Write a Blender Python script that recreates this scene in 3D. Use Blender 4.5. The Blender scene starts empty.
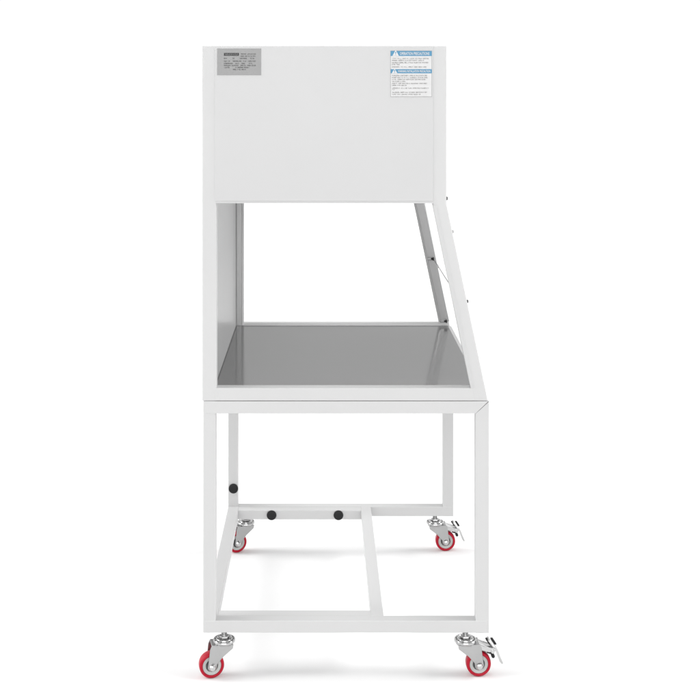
import bpy, bmesh, math, random
from mathutils import Vector, Matrix
random.seed(7)
S = bpy.context.scene
COL = S.collection
R = math.radians

# ------------------------------------------------------------------ scale
# 0.002 m per photo pixel on the near side frame; camera level with the rating plate
U = 0.002
VX, VY, H, D = 321.0, 83.0, 1.190, 2.453
def X(px): return (px - VX) * U
def Z(py): return H - (py - VY) * U

# ------------------------------------------------------------------ materials
def new_mat(name):
    m = bpy.data.materials.new(name); m.use_nodes = True
    nt = m.node_tree; b = nt.nodes['Principled BSDF']
    return m, nt, b

def mat_paint(name, col, rough=0.42, bump=0.04, spec=0.4):
    m, nt, b = new_mat(name); L = nt.links
    tc = nt.nodes.new('ShaderNodeTexCoord')
    n1 = nt.nodes.new('ShaderNodeTexNoise'); n1.inputs['Scale'].default_value = 3.0; n1.inputs['Detail'].default_value = 4
    n2 = nt.nodes.new('ShaderNodeTexNoise'); n2.inputs['Scale'].default_value = 900.0; n2.inputs['Detail'].default_value = 2
    L.new(tc.outputs['Object'], n1.inputs['Vector']); L.new(tc.outputs['Object'], n2.inputs['Vector'])
    cr = nt.nodes.new('ShaderNodeValToRGB')
    cr.color_ramp.elements[0].position = 0.3; cr.color_ramp.elements[1].position = 0.7
    cr.color_ramp.elements[0].color = tuple(c * 0.975 for c in col) + (1,)
    cr.color_ramp.elements[1].color = tuple(c * 1.01 for c in col) + (1,)
    L.new(n1.outputs['Fac'], cr.inputs['Fac']); L.new(cr.outputs['Color'], b.inputs['Base Color'])
    mr = nt.nodes.new('ShaderNodeMapRange')
    mr.inputs['To Min'].default_value = rough - .06; mr.inputs['To Max'].default_value = rough + .08
    L.new(n1.outputs['Fac'], mr.inputs['Value']); L.new(mr.outputs['Result'], b.inputs['Roughness'])
    b.inputs['Specular IOR Level'].default_value = spec
    bp = nt.nodes.new('ShaderNodeBump'); bp.inputs['Strength'].default_value = bump; bp.inputs['Distance'].default_value = 0.0004
    L.new(n2.outputs['Fac'], bp.inputs['Height']); L.new(bp.outputs['Normal'], b.inputs['Normal'])
    return m

def mat_plain(name, col, rough=0.5, metal=0.0, spec=0.5):
    m, nt, b = new_mat(name); L = nt.links
    tc = nt.nodes.new('ShaderNodeTexCoord')
    n1 = nt.nodes.new('ShaderNodeTexNoise'); n1.inputs['Scale'].default_value = 60.0; n1.inputs['Detail'].default_value = 3
    L.new(tc.outputs['Object'], n1.inputs['Vector'])
    mx = nt.nodes.new('ShaderNodeMix'); mx.data_type = 'RGBA'
    mx.inputs[6].default_value = tuple(c * .93 for c in col) + (1,)
    mx.inputs[7].default_value = tuple(min(1, c * 1.07) for c in col) + (1,)
    L.new(n1.outputs['Fac'], mx.inputs[0]); L.new(mx.outputs[2], b.inputs['Base Color'])
    mr = nt.nodes.new('ShaderNodeMapRange')
    mr.inputs['To Min'].default_value = max(0.02, rough - .05); mr.inputs['To Max'].default_value = rough + .05
    L.new(n1.outputs['Fac'], mr.inputs['Value']); L.new(mr.outputs['Result'], b.inputs['Roughness'])
    b.inputs['Metallic'].default_value = metal
    b.inputs['Specular IOR Level'].default_value = spec
    return m

def mat_steel(name, diff, gloss, rough, stretch, fac=0.6):
    """brushed stainless sheet: soft diffuse grain under a blurred reflection"""
    m = bpy.data.materials.new(name); m.use_nodes = True
    nt = m.node_tree; L = nt.links; nt.nodes.remove(nt.nodes['Principled BSDF'])
    out = nt.nodes['Material Output']
    tc = nt.nodes.new('ShaderNodeTexCoord'); mp = nt.nodes.new('ShaderNodeMapping')
    mp.inputs['Scale'].default_value = stretch
    n = nt.nodes.new('ShaderNodeTexNoise'); n.inputs['Scale'].default_value = 1.0; n.inputs['Detail'].default_value = 5
    L.new(tc.outputs['Object'], mp.inputs['Vector']); L.new(mp.outputs['Vector'], n.inputs['Vector'])
    def ramp(c):
        r = nt.nodes.new('ShaderNodeMapRange'); r.inputs['To Min'].default_value = c * .95; r.inputs['To Max'].default_value = c * 1.05
        L.new(n.outputs['Fac'], r.inputs['Value']); return r.outputs['Result']
    d = nt.nodes.new('ShaderNodeBsdfDiffuse'); L.new(ramp(diff), d.inputs['Color'])
    g = nt.nodes.new('ShaderNodeBsdfGlossy'); L.new(ramp(gloss), g.inputs['Color']); g.inputs['Roughness'].default_value = rough
    bp = nt.nodes.new('ShaderNodeBump'); bp.inputs['Strength'].default_value = .03; bp.inputs['Distance'].default_value = .0003
    L.new(n.outputs['Fac'], bp.inputs['Height']); L.new(bp.outputs['Normal'], g.inputs['Normal'])
    ms = nt.nodes.new('ShaderNodeMixShader'); ms.inputs[0].default_value = fac
    L.new(d.outputs[0], ms.inputs[1]); L.new(g.outputs[0], ms.inputs[2]); L.new(ms.outputs[0], out.inputs['Surface'])
    return m

def mat_clear(name):
    m = bpy.data.materials.new(name); m.use_nodes = True
    nt = m.node_tree; L = nt.links; nt.nodes.remove(nt.nodes['Principled BSDF'])
    out = nt.nodes['Material Output']
    t = nt.nodes.new('ShaderNodeBsdfTransparent'); t.inputs['Color'].default_value = (.99, .99, .99, 1)
    g = nt.nodes.new('ShaderNodeBsdfGlossy'); g.inputs['Roughness'].default_value = .05
    ms = nt.nodes.new('ShaderNodeMixShader'); ms.inputs[0].default_value = 0.05
    L.new(t.outputs[0], ms.inputs[1]); L.new(g.outputs[0], ms.inputs[2]); L.new(ms.outputs[0], out.inputs['Surface'])
    return m

PAINT = mat_paint('white_powder_paint', (.505, .505, .505))
PAINT2 = mat_paint('white_panel_paint', (.482, .482, .483), rough=.36, bump=.02)
STEEL = mat_steel('brushed_tray_steel', .28, .36, .11, (14, 900, 14), .62)
WALLST = mat_steel('brushed_wall_steel', .53, .60, .24, (900, 900, 10), .45)
POSTST = mat_steel('post_steel', .27, .36, .25, (900, 900, 12), .5)
ZINC = mat_plain('zinc_plate', (.41, .41, .41), .33, 1.0)
CHROME = mat_plain('polished_chrome', (.54, .54, .54), .12, 1.0)
BRIGHT = mat_plain('bright_zinc', (.55, .55, .55), .24, 1.0)
RED = mat_plain('red_polyurethane', (.36, .003, .018), .34, 0.0, .22)
HUB = mat_plain('grey_white_nylon', (.40, .41, .40), .5)
DARK = mat_plain('dark_grey', (.06, .06, .06), .45)  # screws, seam line and the painted gap shade in the hubs
BLACK = mat_plain('black_rubber', (.012, .012, .0125), .6, 0.0, .25)
PLATE = mat_plain('silver_foil_plate', (.26, .26, .26), .5, .0)
INK = mat_plain('grey_ink', (.085, .085, .085), .7)
BLACKINK = mat_plain('black_ink', (.02, .02, .02), .6)
STICKER = mat_plain('white_sticker_film', (.55, .55, .55), .5)
BLUE = mat_plain('blue_print', (.055, .215, .36), .5)
TEXTINK = mat_plain('text_print', (.25, .245, .24), .7)
WHITEINK = mat_plain('white_print', (.57, .57, .57), .5)
EDGE = mat_plain('sticker_rim', (.33, .33, .33), .6)
CEIL = mat_plain('filter_grille', (.35, .35, .36), .5)
CLEAR = mat_clear('clear_acrylic')
FLOOR = mat_paint('studio_floor', (.768, .768, .768), rough=.8, bump=0.0, spec=0.05)

# ------------------------------------------------------------------ mesh helpers
def link(name, bm, m, parent=None, smooth=None):
    me = bpy.data.meshes.new(name)
    bmesh.ops.recalc_face_normals(bm, faces=bm.faces[:])
    bm.to_mesh(me); bm.free()
    me.materials.append(m)
    if smooth is not None:
        for p in me.polygons: p.use_smooth = True
        me.set_sharp_from_angle(angle=R(smooth))
    o = bpy.data.objects.new(name, me); COL.objects.link(o)
    if parent is not None: o.parent = parent
    return o

def bevel(bm, edges, w, seg=2):
    if w > 0: bmesh.ops.bevel(bm, geom=list(edges), offset=w, segments=seg, profile=.5, affect='EDGES', clamp_overlap=True)

def add_box(bm, x0, x1, y0, y1, z0, z1, bev=0.0, seg=2):
    t = bmesh.new()
    r = bmesh.ops.create_cube(t, size=1)
    for v in r['verts']:
        v.co = Vector(((x0 + x1) / 2 + v.co.x * (x1 - x0), (y0 + y1) / 2 + v.co.y * (y1 - y0), (z0 + z1) / 2 + v.co.z * (z1 - z0)))
    bevel(t, t.edges, bev, seg)
    me = bpy.data.meshes.new('tmp'); t.to_mesh(me); t.free(); bm.from_mesh(me); bpy.data.meshes.remove(me)

def box(name, m, parent, x0, x1, y0, y1, z0, z1, bev=.002, seg=2):
    bm = bmesh.new(); add_box(bm, x0, x1, y0, y1, z0, z1, bev, seg)
    return link(name, bm, m, parent)

def add_prism(bm, poly, y0, y1, bev=0.0, seg=2):
    """poly of (x, z) extruded along y"""
    t = bmesh.new()
    a = [t.verts.new((x, y0, z)) for x, z in poly]; b = [t.verts.new((x, y1, z)) for x, z in poly]
    n = len(poly)
    t.faces.new(a); t.faces.new(b[::-1])
    for i in range(n): t.faces.new((a[i], b[i], b[(i + 1) % n], a[(i + 1) % n]))
    bmesh.ops.recalc_face_normals(t, faces=t.faces[:])
    bevel(t, t.edges, bev, seg)
    me = bpy.data.meshes.new('tmp'); t.to_mesh(me); t.free(); bm.from_mesh(me); bpy.data.meshes.remove(me)

def prism(name, m, parent, poly, y0, y1, bev=.002, seg=2, smooth=None):
    bm = bmesh.new(); add_prism(bm, poly, y0, y1, bev, seg)
    return link(name, bm, m, parent, smooth)

def add_lathe(bm, prof, M, n=40):
    """prof of (radius, height) turned about local z, then placed by matrix M"""
    rings = []
    for r, h in prof:
        if r < 1e-6: rings.append([bm.verts.new(M @ Vector((0, 0, h)))])
        else: rings.append([bm.verts.new(M @ Vector((r * math.cos(2 * math.pi * k / n), r * math.sin(2 * math.pi * k / n), h))) for k in range(n)])
    for A, B in zip(rings, rings[1:]):
        for k in range(n):
            k2 = (k + 1) % n
            if len(A) == 1 and len(B) == 1: continue
            if len(A) == 1: bm.faces.new((A[0], B[k], B[k2]))
            elif len(B) == 1: bm.faces.new((A[k], A[k2], B[0]))
            else: bm.faces.new((A[k], A[k2], B[k2], B[k]))

def lathe(name, m, parent, prof, M=Matrix(), n=40, smooth=38):
    bm = bmesh.new(); add_lathe(bm, prof, M, n)
    return link(name, bm, m, parent, smooth)

FACE = Matrix.Rotation(R(90), 4, 'X')          # local z -> towards the camera (-y)
def at(x, y, z, rot=FACE): return Matrix.Translation((x, y, z)) @ rot

def thing(name, label, cat, loc=(0, 0, 0)):
    o = bpy.data.objects.new(name, None); COL.objects.link(o)
    o.location = loc; o['label'] = label; o['category'] = cat
    return o

# ------------------------------------------------------------------ floor
bm = bmesh.new()
bmesh.ops.create_grid(bm, x_segments=4, y_segments=4, size=60)
fl = link('floor', bm, FLOOR); fl['kind'] = 'structure'; fl.location = (0, 0, 0)
fl['label'] = 'seamless white studio floor under the red casters'; fl['category'] = 'floor'

# ================================================================== ROLLING STAND
stand = thing('rolling_stand', 'white square-tube stand on four red casters, carrying the hood', 'stand')
T = .025
YR = .66                                        # front face of the far frame
SX0, SX1 = X(203), X(489)
LI, RI = X(215.7), X(475.8)
ZB0, ZB1 = Z(633), Z(620.7)
ZT0, ZT1 = Z(413.5), Z(401)
e = .0004
for y in (0.0, YR):
    box('leg', PAINT, stand, SX0, LI, y, y + T, ZB0, ZT1, .0018)
    # right leg, mitred into the top rail
    prism('leg', PAINT, stand, [(RI, ZB0), (SX1, ZB0), (SX1, ZT1 - .0012), (RI, ZT0)], y, y + T, .0008)
    prism('top_rail', PAINT, stand, [(SX0 + .004, ZT0), (RI - .0002, ZT0), (SX1 - .0009, ZT1 - e), (SX0 + .004, ZT1 - e)], y - e, y + T - e, .0008)
    box('bottom_rail', PAINT, stand, SX0 + .004, SX1 - .004, y - e, y + T - e, ZB0 + e, ZB1, .0014)
# side rails running away from the camera
box('side_rail', PAINT, stand, SX0 + e, LI + .002, T - .004, YR + .004, ZB0 + 2 * e, ZB1 + e, .0014)
box('side_rail', PAINT, stand, SX0 + e, LI, T - .004, YR + .004, ZT0, ZT1 - 2 * e, .0014)
box('side_rail', PAINT, stand, RI, SX1 - e, T - .004, YR + .004, ZT0, ZT1 - 2 * e, .0014)
# inner sub frame: doubled bars and the long crossbar
MX0, MX1 = .1010, .1265
box('inner_rail', PAINT, stand, LI + .001, MX0 + .003, T - e, 2 * T, ZB0 + .0008, ZB1 - .0004, .0016)
box('inner_rail', PAINT, stand, LI + .001, MX0 + .003, YR - T, YR - e, ZB0 + .0008, ZB1 - .0004, .0016)
box('crossbar', PAINT, stand, MX0, MX1, T - .002, YR + .003, ZB0 + .0012, ZB1 + .0004, .0016)
# black end plugs
def plug(x, y, z):
    lathe('plug', BLACK, stand, [(.0118, 0), (.0122, .002), (.0119, .0042), (.0105, .0054), (.006, .0060), (0, .0061)], at(x, y, z), 32)
plug((233.5 - VX) / .788 * U, YR, H - (488.3 - VY) / .788 * U)
for px in (271.5, 338.5):
    plug((px - VX) / .796 * U, YR - T, ZB0 + .0125)

# ------------------------------------------------------------------ casters
def arc(cx, cz, r, a0, a1, n):
    return [(cx + r * math.cos(R(a0 + (a1 - a0) * k / n)), cz + r * math.sin(R(a0 + (a1 - a0) * k / n))) for k in range(n + 1)]

def make_caster(name, loc, yaw, s, brake):
    """built around the swivel axis, standing on z = 0; s = side the wheel trails to"""
    tx, zr = .026 * s, .025
    # fork: two tapering cheeks under a round crown
    bm = bmesh.new()
    outline = [(-.0165, .0665), (-.0150, .0585), (.0040, .0440), (.0165, .0300)] + \
              [(.026 + .0088 * math.cos(R(a)), .025 + .0088 * math.sin(R(a))) for a in (200, 235, 270, 305, 340, 10)] + \
              [(.0322, .0440), (.0305, .0600), (.0268, .0685), (.0190, .0675)]
    outline = [(s * x, z) for x, z in outline]
    for y0 in (-.0155, .0137):
        add_prism(bm, outline, y0, y0 + .0018, .0005, 1)
    add_lathe(bm, [(0, .0625), (.0150, .0625), (.0185, .0640), (.0190, .0670), (.0170, .0680), (0, .0680)], Matrix(), 40)
    add_box(bm, min(0, s * .027), max(0, s * .027), -.0150, .0150, .0645, .0672, .0008, 1)
    c = link(name, bm, ZINC, stand, 30)
    c.location = loc; c.rotation_euler = (0, 0, yaw)
    # swivel race: chrome cup, ball ring, nut and threaded stem
    q = .0082
    bm = bmesh.new()
    prof = [(.0150, .0588), (.0205, .0592), (.0222, .0612), (.0222, .0640), (.0212, .0655), (.0196, .0655), (.0188, .0640), (.0172, .0636), (.0168, .0662), (.0160, .0675),
            (.0140, .0677), (.0126, .0660), (.0110, .0655), (0, .0655)]
    add_lathe(bm, [(r_, h_ + q) for r_, h_ in prof], Matrix(), 48)
    for k in range(14):
        a = k / 14 * 2 * math.pi
        bmesh.ops.create_icosphere(bm, subdivisions=1, radius=.0014, matrix=Matrix.Translation((.0182 * math.cos(a), .0182 * math.sin(a), .0652 + q)))
    link('swivel_race', bm, CHROME, c, 35)
    bm = bmesh.new()
    add_lathe(bm, [(.0098, .0655 + q), (.0100, .0665 + q), (.0100, .0712 + q), (.0092, .0722 + q), (0, .0722 + q)], Matrix(), 6)
    add_lathe(bm, [(.0120, .0655 + q), (.0120, .0666 + q), (.0100, .0668 + q)], Matrix(), 32)
    prof = [(.0058, .0722 + q)]
    for k in range(3): prof += [(.0058, .0724 + q + k * .0024), (.0052, .0736 + q + k * .0024)]
    prof += [(.0058, ZB0 - .001), (.0058, ZB0 + .0015)]
    add_lathe(bm, prof, Matrix(), 24)
    link('stem', bm, ZINC, c, 35)
    W = Matrix.Translation((tx, 0, zr)) @ FACE
    # tyre
    prof = [(.0193, -.0098), (.0212, -.0102), (.0232, -.0098), (.0246, -.0078), (.0250, -.004), (.0250, .004), (.0246, .0078), (.0232, .0098), (.0212, .0102), (.0193, .0098)]
    prof += [(.0186, .0088), (.0186, -.0088), (.0193, -.0098)]
    lathe('tyre', RED, c, prof, W, 64, 50)
    # nylon hub with a dark ring painted in for the gap's shade
    prof = [(.0186, -.0084), (.0178, -.0090), (.0125, -.0085), (.0112, -.0060), (.0112, .0060), (.0125, .0085), (.0178, .0090), (.0186, .0084)]
    lathe('hub', HUB, c, prof, W, 48, 40)
    prof = [(.0112, -.0078), (.0060, -.0078), (.0060, .0078), (.0112, .0078)]
    lathe('hub_gap_shade', DARK, c, prof, W, 40, 30)
    # axle bolt with domed cap
    prof = [(0, -.0212), (.0040, -.0206), (.0056, -.0190), (.0062, -.0160), (.0066, -.0156), (.0040, -.0150), (.0040, .0150), (.0074, .0156), (.0074, .0170), (.0066, .0176), (.0064, .0196),
            (.0052, .0214), (.0028, .0223), (0, .0225)]
    lathe('axle_bolt', CHROME, c, prof, W, 32, 35)
    if brake:
        # bent brake pedal
        path = [(.0255, .0660), (.036, .0605), (.046, .0575), (.054, .0565), (.0600, .0540), (.0640, .0480), (.0668, .0390), (.0705, .0300), (.0745, .0235)]
        bm = bmesh.new(); rows = []
        for i, (px, pz) in enumerate(path):
            q0 = path[max(0, i - 1)]; q1 = path[min(len(path) - 1, i + 1)]
            d = Vector((q1[0] - q0[0], q1[1] - q0[1])).normalized(); nrm = Vector((-d.y, d.x)) * (.0010, .0010, .0011, .0012, .0016, .0020, .0022, .0024, .0015)[i]
            hw = [.0135, .0125, .0110, .0100, .0098, .0095, .0090, .0085, .0055][i]
            rows.append([bm.verts.new((s * (px + a * nrm.x), y, pz + a * nrm.y)) for a, y in ((1, -hw), (1, hw), (-1, hw), (-1, -hw))])
        for A, B in zip(rows, rows[1:]):
            for k in range(4): bm.faces.new((A[k], A[(k + 1) % 4], B[(k + 1) % 4], B[k]))
        bm.faces.new(rows[0]); bm.faces.new(rows[-1][::-1])
        # ears either side of the pedal and the upright release tab
        for y0 in (-.0115, .0095):
            add_prism(bm, [(s * .022, .0560), (s * .047, .0495), (s * .0585, .0505), (s * .0605, .0565), (s * .046, .0595), (s * .026, .0680)], y0, y0 + .002, .0004, 1)
        add_prism(bm, [(s * .0440, .0715), (s * .0475, .0730), (s * .0590, .0575), (s * .0555, .0560)], -.0090, .0090, .0006, 1)
        add_lathe(bm, [(.0035, -.0135), (.0035, .0135), (0, .0135)], Matrix.Translation((s * .0535, 0, .0512)) @ FACE, 16)
        link('brake_pedal', bm, BRIGHT, c, 35)
        bm = bmesh.new()
        for dx in (-.0030, .0072):
            add_prism(bm, [(s * (.0435 + dx), .0722), (s * (.0485 + dx), .0727), (s * (.0560 + dx), .0615), (s * (.0510 + dx), .0610)], -.0045, .0045, .0008, 1)
        link('brake_pad', bm, BLACK, c)
        bm = bmesh.new()
        add_lathe(bm, [(0, -.011), (.0032, -.010), (.0034, .010), (0, .011)], Matrix.Translation((s * .0548, 0, .0405)) @ FACE, 16)
        add_prism(bm, [(s * .0420, .0475), (s * .0440, .0500), (s * .0500, .0485), (s * .0490, .0450)], -.0095, .0095, .0006, 1)
        link('brake_shoe', bm, BLACK, c, 40)
    return c

make_caster('caster', (-.1945, T / 2, 0), R(13), -1, False)
make_caster('caster', (.2900, T / 2, 0), R(3), 1, True)
make_caster('caster', (-.1910, YR + T / 2, 0), R(24), -1, False)
make_caster('caster', (.2905, YR + T / 2, 0), R(2), 1, True)

# ================================================================== HOOD
HB = ZT1 + .0002
hood = thing('laminar_flow_hood', 'white laminar flow hood with steel tray and slanted front, set on the stand', 'lab hood', (0, 0, HB))
def hz(o): o.location.z -= HB; return o        # children are modelled in world heights
CX0, CX1 = X(202.2), X(446.5)
LP = X(216.6)                                  # inner edge of the left post
ZTOP, ZP, ZR1 = Z(46), Z(201.2), Z(388)
YF = YR + T                                    # far face of the hood
SL = (X(488) - X(446.5)) / (Z(203.5) - HB)     # slope of the slanted front
def xo(z): return X(446.5) + max(0, Z(203.5) - z) * SL
def xi(z): return X(432.8) + max(0, Z(203.5) - z) * SL * .985

for y0, far in ((0.0, False), (YR, True)):
    hz(box('corner_post', PAINT, hood, CX0, LP, y0, y0 + T, HB, ZTOP, .0016))
    o_in = -.005 if far else 0
    poly = [(X(432.8), ZTOP), (CX1, ZTOP), (CX1, Z(203.5)), (xo(HB) + (o_in * .6), HB), (xi(HB), HB), (xi(Z(203.5)), Z(203.5))]
    hz(prism('slanted_post', PAINT, hood, poly, y0, y0 + T, .0016))
    hz(prism('bottom_rail', PAINT, hood, [(LP - .003, HB + .0003), (xi(HB) + .004, HB + .0003), (xi(ZR1) + .003, ZR1), (LP - .003, ZR1)], y0 - .0004 if not far else y0 + .0004, y0 + T - .0006, .0012))
hz(box('back_rail', PAINT, hood, CX0 + .0006, X(211.2), T - .003, YR + .003, HB + .0004, ZR1 - .0006, .0012))
hz(box('front_rail', PAINT, hood, xi(HB) + .001, xo(HB) - .003, T - .003, YR + .003, HB + .0004, ZR1 - .0075, .0012))

# inner lip along the near and far slanted posts
zt, zb = Z(205), ZR1
hz(prism('window_lip', PAINT2, hood, [(xi(zt) - .0006, zt), (xi(zt) + .007, zt), (xi(zb) + .007, zb), (xi(zb) - .0006, zb)], -.0008, .001, .0003, 1))
hz(prism('steel_liner', POSTST, hood, [(xi(zt) + .0035, zt - .001), (xo(zt) - .0035, zt - .001), (xo(zb) - .0035, zb + .006), (xi(zb) + .0035, zb + .006)], YR - .004, YR - .0006, .0006, 1))
hz(prism('steel_liner', STEEL, hood, [(xi(zt) - .0015, zt - .001), (xi(zt) + .0033, zt - .001), (xi(zb) + .0033, zb + .006), (xi(zb) - .0015, zb + .006)], YR - .009, YR - .0006, .0006, 1))

# side panels of the blower box, with a folded bottom edge
for y0, y1 in ((-.0014, .0010), (YF - .0010, YF + .0014)):
    hz(box('side_panel', PAINT2, hood, X(214.6), X(433.4), y0, y1, ZP, ZTOP - .0002, .0010))
for y0, y1 in ((.0, T - .002), (YR, YF)):
    hz(box('panel_flange', PAINT2, hood, LP - .002, X(434), y0 - (.0007 if y0 == 0 else 0), y1 + (.0007 if y0 else 0), ZP - .0042, ZP + .0001, .0005))
hz(box('top_panel', PAINT2, hood, CX0 + .004, CX1 - .004, .004, YF - .004, ZTOP - .006, ZTOP - .0012, .0012))
hz(box('back_panel', PAINT2, hood, CX0 - .0004, CX0 + .0016, T - .002, YR + .002, ZR1 - .001, ZTOP - .004, .0006))
hz(box('front_panel', PAINT2, hood, CX1 - .0022, CX1 + .0004, T - .003, YR + .003, ZP - .002, ZTOP - .004, .0006))
hz(box('filter_ceiling', CEIL, hood, CX0 + .006, CX1 - .004, T, YR, ZP + .002, ZP + .012, .001))

# steel inside: back wall and tray
ZTR = Z(390.2)
hz(box('steel_back_wall', WALLST, hood, X(211.5), X(213.6), .0015 + T * .4, YR - .002, ZTR - .0016, ZP - .001, .0003, 1))
hz(box('steel_back_wall_flange', WALLST, hood, X(213.9), X(220.6), YR - .004, YR - .0006, ZTR + .001, ZP - .001, .0008))
TRIM = mat_plain('lightened_trim', (.66, .66, .66), .45)  # lighter than the frame paint, to offset the dim interior
hz(box('corner_trim', TRIM, hood, X(220.65), X(223.2), YR - .0046, YR + .004, ZTR + .001, ZP - .001, .0003))
hz(box('dark_seam', DARK, hood, X(213.65), X(214.3), T + .001, YR - .006, ZTR - .001, ZTR + .0009, .0002))  # dark line drawn along the joint of wall and tray
tr = hz(prism('work_tray', STEEL, hood, [(X(214.2), ZTR - .0016), (X(214.2), ZTR), (xi(ZTR) + .0205, ZTR), (xi(ZTR) + .0205, ZTR - .0016)], T + .0004, YR - .006, .0005, 1))

# slanted clear front: fixed upper pane, hinged lower flap
def pane(name, za, zb):
    return hz(prism(name, CLEAR, hood, [(xo(za) - .0065, za), (xo(za) - .0025, za), (xo(zb) - .0025, zb), (xo(zb) - .0065, zb)], T + .001, YR - .001, .0006, 1))
zh = Z(308)
pane('front_pane', Z(205), zh + .0015)
pane('front_flap', zh - .0015, ZR1 - .002)
o = hz(lathe('hinge_rod', POSTST, hood, [(0, 0), (.0009, 0), (.0009, YR - T), (0, YR - T)], Matrix.Translation((xo(zh) - .0075, T, zh)) @ Matrix.Rotation(R(-90), 4, 'X'), 12))
def thumb(name, x, y, z, r=.0042, l=.006, dirx=1, m=None):
    M = Matrix.Translation((x, y, z)) @ Matrix.Rotation(R(90 * dirx), 4, 'Y')
    return hz(lathe(name, m or DARK, hood, [(.0024, -.002), (.0024, .0015), (r, .0020), (r * 1.04, l * .6), (r * .8, l), (0, l)], M, 20))
for py, r, m in ((199, .0038, DARK), (232.5, .0028, ZINC), (302.5, .0034, DARK)):
    thumb('thumb_screw', xo(Z(py)) - .0012, .013, Z(py), r, .0048, 1, m)
for zz, dz in ((Z(305.5), 0), (Z(384.5), 0)):
    xx = xo(zz) - .012
    b = bmesh.new(); add_box(b, xx - .013, xx + .001, YR - .0075, YR - .0035, zz - .0035, zz + .0035, .0010)
    hz(link('bracket_and_reflection', b, STEEL, hood))  # steel bar doubles as the knob's smudged reflection on the post
    thumb('hinge_knob', xx - .001, YR - .010, zz, .0042, .0050, 1, BLACK)
for yy in (YR - .10, T + .10):
    b = bmesh.new(); add_box(b, xo(zh) - .0088, xo(zh) - .0068, yy - .008, yy + .008, zh - .0035, zh + .0035, .0006)
    hz(link('hinge_clip', b, ZINC, hood))

# ------------------------------------------------------------------ printed plates
def glyph_line(bm, x0, x1, zc, h, y, words, fill=.8):
    """one line of tiny print: every letter a few short strokes"""
    w = h * .21
    def q(a, b, c, d):
        if b - a < 1e-6 or d - c < 1e-6: return
        v = [bm.verts.new((a, y, c)), bm.verts.new((b, y, c)), bm.verts.new((b, y, d)), bm.verts.new((a, y, d))]
        bm.faces.new(v)
    for wx0, wx1 in words:
        a = x0 + (x1 - x0) * wx0; b = x0 + (x1 - x0) * wx1
        p = h * .82; n = max(1, int(round((b - a) / p))); p = (b - a) / n
        for k in range(n):
            l = a + k * p; r = l + p * .8; z0 = zc - h / 2; z1 = zc + h / 2
            f = random.choice(['L', 'E', 'O', 'T', 'H', 'I', 'N', 'A'])
            if f in 'LEOHNA': q(l, l + w * .8, z0, z1)
            if f in 'OHNA': q(r - w * .8, r, z0, z1)
            if f in 'TI': q((l + r) / 2 - w * .4, (l + r) / 2 + w * .4, z0, z1)
            if f in 'LEO': q(l, r, z0 - 1e-6, z0 + w)
            if f in 'EOTAN': q(l, r, z1 - w, z1 + 1e-6)
            if f in 'EHA': q(l, r, zc - w / 2, zc + w / 2)

def words(n, end=1.0):
    out = []; x = 0.0
    while x < end - .02:
        w = random.uniform(.5, 1.5) / n
        out.append((x, min(end, x + w))); x += w + .14 / n
    return out

def text(name, body, px0, px1, pyc, hpx, y, m, parent, bold=0.0):
    cu = bpy.data.curves.new('tmp_text', 'FONT'); cu.body = body; cu.offset = bold; cu.resolution_u = 2
    ob = bpy.data.objects.new('tmp_text', cu); COL.objects.link(ob)
    dg = bpy.context.evaluated_depsgraph_get(); dg.update()
    me = bpy.data.meshes.new_from_object(ob.evaluated_get(dg))
    bpy.data.objects.remove(ob); bpy.data.curves.remove(cu)
    xs = [v.co.x for v in me.vertices]; ys = [v.co.y for v in me.vertices]
    x0, x1, y0, y1 = min(xs), max(xs), min(ys), max(ys)
    for v in me.vertices:
        fx = (v.co.x - x0) / (x1 - x0); fy = (v.co.y - y0) / (y1 - y0)
        v.co = Vector((X(px0) + fx * (X(px1) - X(px0)), y, Z(pyc + hpx / 2) + fy * hpx * U))
    bm = bmesh.new(); bm.from_mesh(me); bpy.data.meshes.remove(me)
    me2 = bpy.data.meshes.new(name); bm.to_mesh(me2); bm.free(); me2.materials.append(m)
    o = bpy.data.objects.new(name, me2); COL.objects.link(o); o.parent = parent
    o.location.z = 0
    return o

YS = -.0014                                    # face of the near side panel
# rating plate
rp = hz(box('rating_plate', PLATE, hood, X(217.2), X(261.2), YS - .0008, YS - .0001, Z(75.2), Z(48.6), .0002, 1))
rp['label'] = 'grey metal rating plate'
b = bmesh.new(); y = YS - .0011
add_box(b, X(224), X(239), YS - .0010, YS - .0004, Z(55.8), Z(53.0), 0)
link('name_block', b, BLACKINK, rp)
b = bmesh.new()
glyph_line(b, X(224.8), X(238.0), Z(54.4), .0028, YS - .0013, [(0, .43), (.47, 1)])
link('name_print', b, PLATE, rp)
b = bmesh.new()
rows = [(54.1, 241, 256, [(0, .35), (.42, 1)]), (56.3, 240.5, 256, [(0, .25), (.3, .6), (.66, 1)]),
        (58.5, 224, 256, [(0, .10), (.26, .34), (.5, .72), (.82, .95)]),
        (61.2, 224, 256, [(0, .19), (.28, .55), (.6, .7), (.74, 1)]),
        (63.5, 224, 256, [(0, .28), (.36, .47), (.54, .66), (.78, .9)]),
        (65.5, 224, 256, [(0, .46), (.52, .68), (.72, 1)]),
        (67.5, 224, 256, [(0, .18), (.36, .6), (.62, .8)]),
        (69.5, 233, 246, [(0, .3), (.34, .62), (.66, 1)])]
for py, a, c, w in rows: glyph_line(b, X(a), X(c), Z(py), .0022, y, w)
link('print', b, INK, rp)

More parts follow.
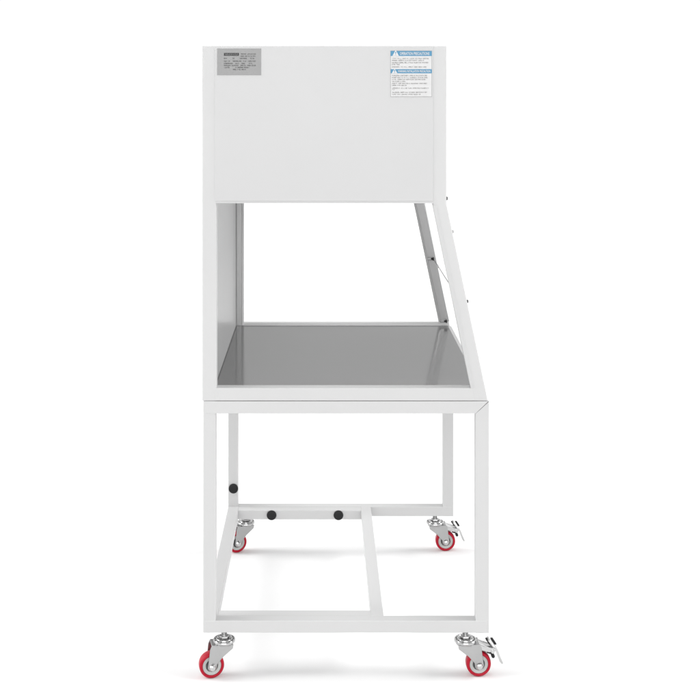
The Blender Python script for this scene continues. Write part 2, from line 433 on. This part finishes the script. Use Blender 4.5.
# warning label
wl = hz(box('warning_label', EDGE, hood, X(390.4), X(431.9), YS - .0006, YS - .0001, Z(96.9), Z(50.7), .0001, 1))
wl['label'] = 'white sticker with two blue warning headings'
b = bmesh.new(); add_box(b, X(390.8), X(431.4), YS - .0008, YS - .0003, Z(96.4), Z(51.0), 0); link('paper', b, STICKER, wl)
def head(p0, p1, tx, apex, tw):
    b = bmesh.new(); add_box(b, X(390.6), X(431.7), YS - .0011, YS - .0006, Z(p1), Z(p0), 0); link('heading_band', b, BLUE, wl)
    b = bmesh.new(); y = YS - .0014
    add_prism(b, [(X(tx - tw), Z(p1 - .1)), (X(tx), Z(apex)), (X(tx + tw), Z(p1 - .1))], y, YS - .0008, 0)
    link('warning_triangle', b, WHITEINK, wl)
    b = bmesh.new(); y2 = YS - .0017; mid = (apex + p1) / 2
    add_prism(b, [(X(tx - .28), Z(mid + 1.0)), (X(tx - .5), Z(mid - 1.0)), (X(tx + .5), Z(mid - 1.0)), (X(tx + .28), Z(mid + 1.0))], y2, y, 0)
    add_prism(b, [(X(tx - .3), Z(mid + 2.0)), (X(tx - .3), Z(mid + 1.4)), (X(tx + .3), Z(mid + 1.4)), (X(tx + .3), Z(mid + 2.0))], y2, y, 0)
    link('exclamation_mark', b, BLUE, wl)
head(51.0, 56.0, 395.6, 49.9, 3.2)
head(69.2, 73.3, 394.5, 68.5, 2.7)
text('heading_text', 'OPERATION PRECAUTIONS', 399.8, 429.3, 53.6, 2.9, YS - .00145, WHITEINK, wl, .012)
text('heading_text', 'WARNING INSTALLATION PRECAUTION', 397.8, 430.2, 71.2, 2.2, YS - .00145, WHITEINK, wl, .012)
b = bmesh.new(); y = YS - .0011
for py, end in ((58.6, .97), (60.5, .82), (62.7, .93), (64.6, .20), (67.0, .88)):
    glyph_line(b, X(392), X(431), Z(py), .0022, y, words(7, end))
for py, end in ((75.6, .90), (77.6, .94), (79.5, .90), (81.5, .35), (83.5, .90), (85.4, .38), (88.2, .94), (89.8, .07), (92.4, .90), (94.4, .73)):
    glyph_line(b, X(392), X(431), Z(py), .0021, y, words(7, end))
link('print', b, TEXTINK, wl)

# ------------------------------------------------------------------ camera
cam = bpy.data.cameras.new('camera'); co = bpy.data.objects.new('camera', cam); COL.objects.link(co)
co.location = (0, -D, H); co.rotation_euler = (R(90), 0, 0)
cam.sensor_width = 36; cam.lens = 36 * (D / U) / 700
cam.shift_x = (350 - VX) / 700; cam.shift_y = -(350 - VY) / 700
cam.clip_start = .05; cam.clip_end = 300
S.camera = co

# ------------------------------------------------------------------ light: white studio world with added bright patches left, right and in front
ZEN, FRONT = .40, .40
SOFT = [(0, -1, .2, 22, 3.6)]  # frontal glow added to brighten the camera-facing sides
STRIP = (.21, .26, .80, 8.9)      # half width in y, lowest and highest z, power
w = bpy.data.worlds.new('World'); S.world = w; w.use_nodes = True
nt = w.node_tree; L = nt.links; bg = nt.nodes['Background']
tc = nt.nodes.new('ShaderNodeTexCoord'); sx = nt.nodes.new('ShaderNodeSeparateXYZ')
L.new(tc.outputs['Generated'], sx.inputs[0])
def math_node(op, a, b=None, clamp=False):
    n = nt.nodes.new('ShaderNodeMath'); n.operation = op; n.use_clamp = clamp
    for i, v in enumerate((a, b)):
        if v is None: continue
        if isinstance(v, (int, float)): n.inputs[i].default_value = v
        else: L.new(v, n.inputs[i])
    return n.outputs[0]
up = math_node('MAXIMUM', sx.outputs['Z'], 0.0)
front = math_node('MAXIMUM', math_node('MULTIPLY', sx.outputs['Y'], -1.0), 0.0)
base = math_node('SUBTRACT', 1.03, math_node('MULTIPLY', math_node('MULTIPLY', up, up), ZEN))
base = math_node('MULTIPLY', base, math_node('SUBTRACT', 1.0, math_node('MULTIPLY', front, FRONT)))
def glow_lobe(dx, dy, dz, half, power):
    d = Vector((dx, dy, dz)).normalized()
    n = nt.nodes.new('ShaderNodeVectorMath'); n.operation = 'DOT_PRODUCT'
    L.new(tc.outputs['Generated'], n.inputs[0]); n.inputs[1].default_value = d
    m = nt.nodes.new('ShaderNodeMapRange'); m.interpolation_type = 'SMOOTHSTEP'
    m.inputs['From Min'].default_value = math.cos(R(half * 1.25)); m.inputs['From Max'].default_value = math.cos(R(half * .75))
    m.inputs['To Min'].default_value = 0; m.inputs['To Max'].default_value = power
    L.new(n.outputs['Value'], m.inputs['Value']); return m.outputs['Result']
lum = base
def smooth(v, a, b):
    m = nt.nodes.new('ShaderNodeMapRange'); m.interpolation_type = 'SMOOTHSTEP'
    m.inputs['From Min'].default_value = a; m.inputs['From Max'].default_value = b
    L.new(v, m.inputs['Value']); return m.outputs['Result']
def strip(hw, z0, z1, power):
    # tall bright strips added left and right to shape the floor shadows
    ay = math_node('ABSOLUTE', sx.outputs['Y'])
    a = smooth(ay, hw * 1.3, hw * .7)
    b = math_node('MULTIPLY', smooth(sx.outputs['Z'], z0 - .1, z0 + .1), smooth(sx.outputs['Z'], z1 + .06, z1 - .06))
    return math_node('MULTIPLY', math_node('MULTIPLY', a, b), power)
lum = math_node('ADD', lum, strip(*STRIP))
for args in SOFT: lum = math_node('ADD', lum, glow_lobe(*args))
L.new(lum, bg.inputs['Strength']); bg.inputs['Color'].default_value = (1, 1, 1, 1)

S.view_settings.view_transform = 'Standard'; S.view_settings.look = 'None'
S.view_settings.exposure = 0; S.view_settings.gamma = 1
S.cycles.max_bounces = 10; S.cycles.diffuse_bounces = 6; S.cycles.glossy_bounces = 6; S.cycles.transparent_max_bounces = 16
S.cycles.use_denoising = True
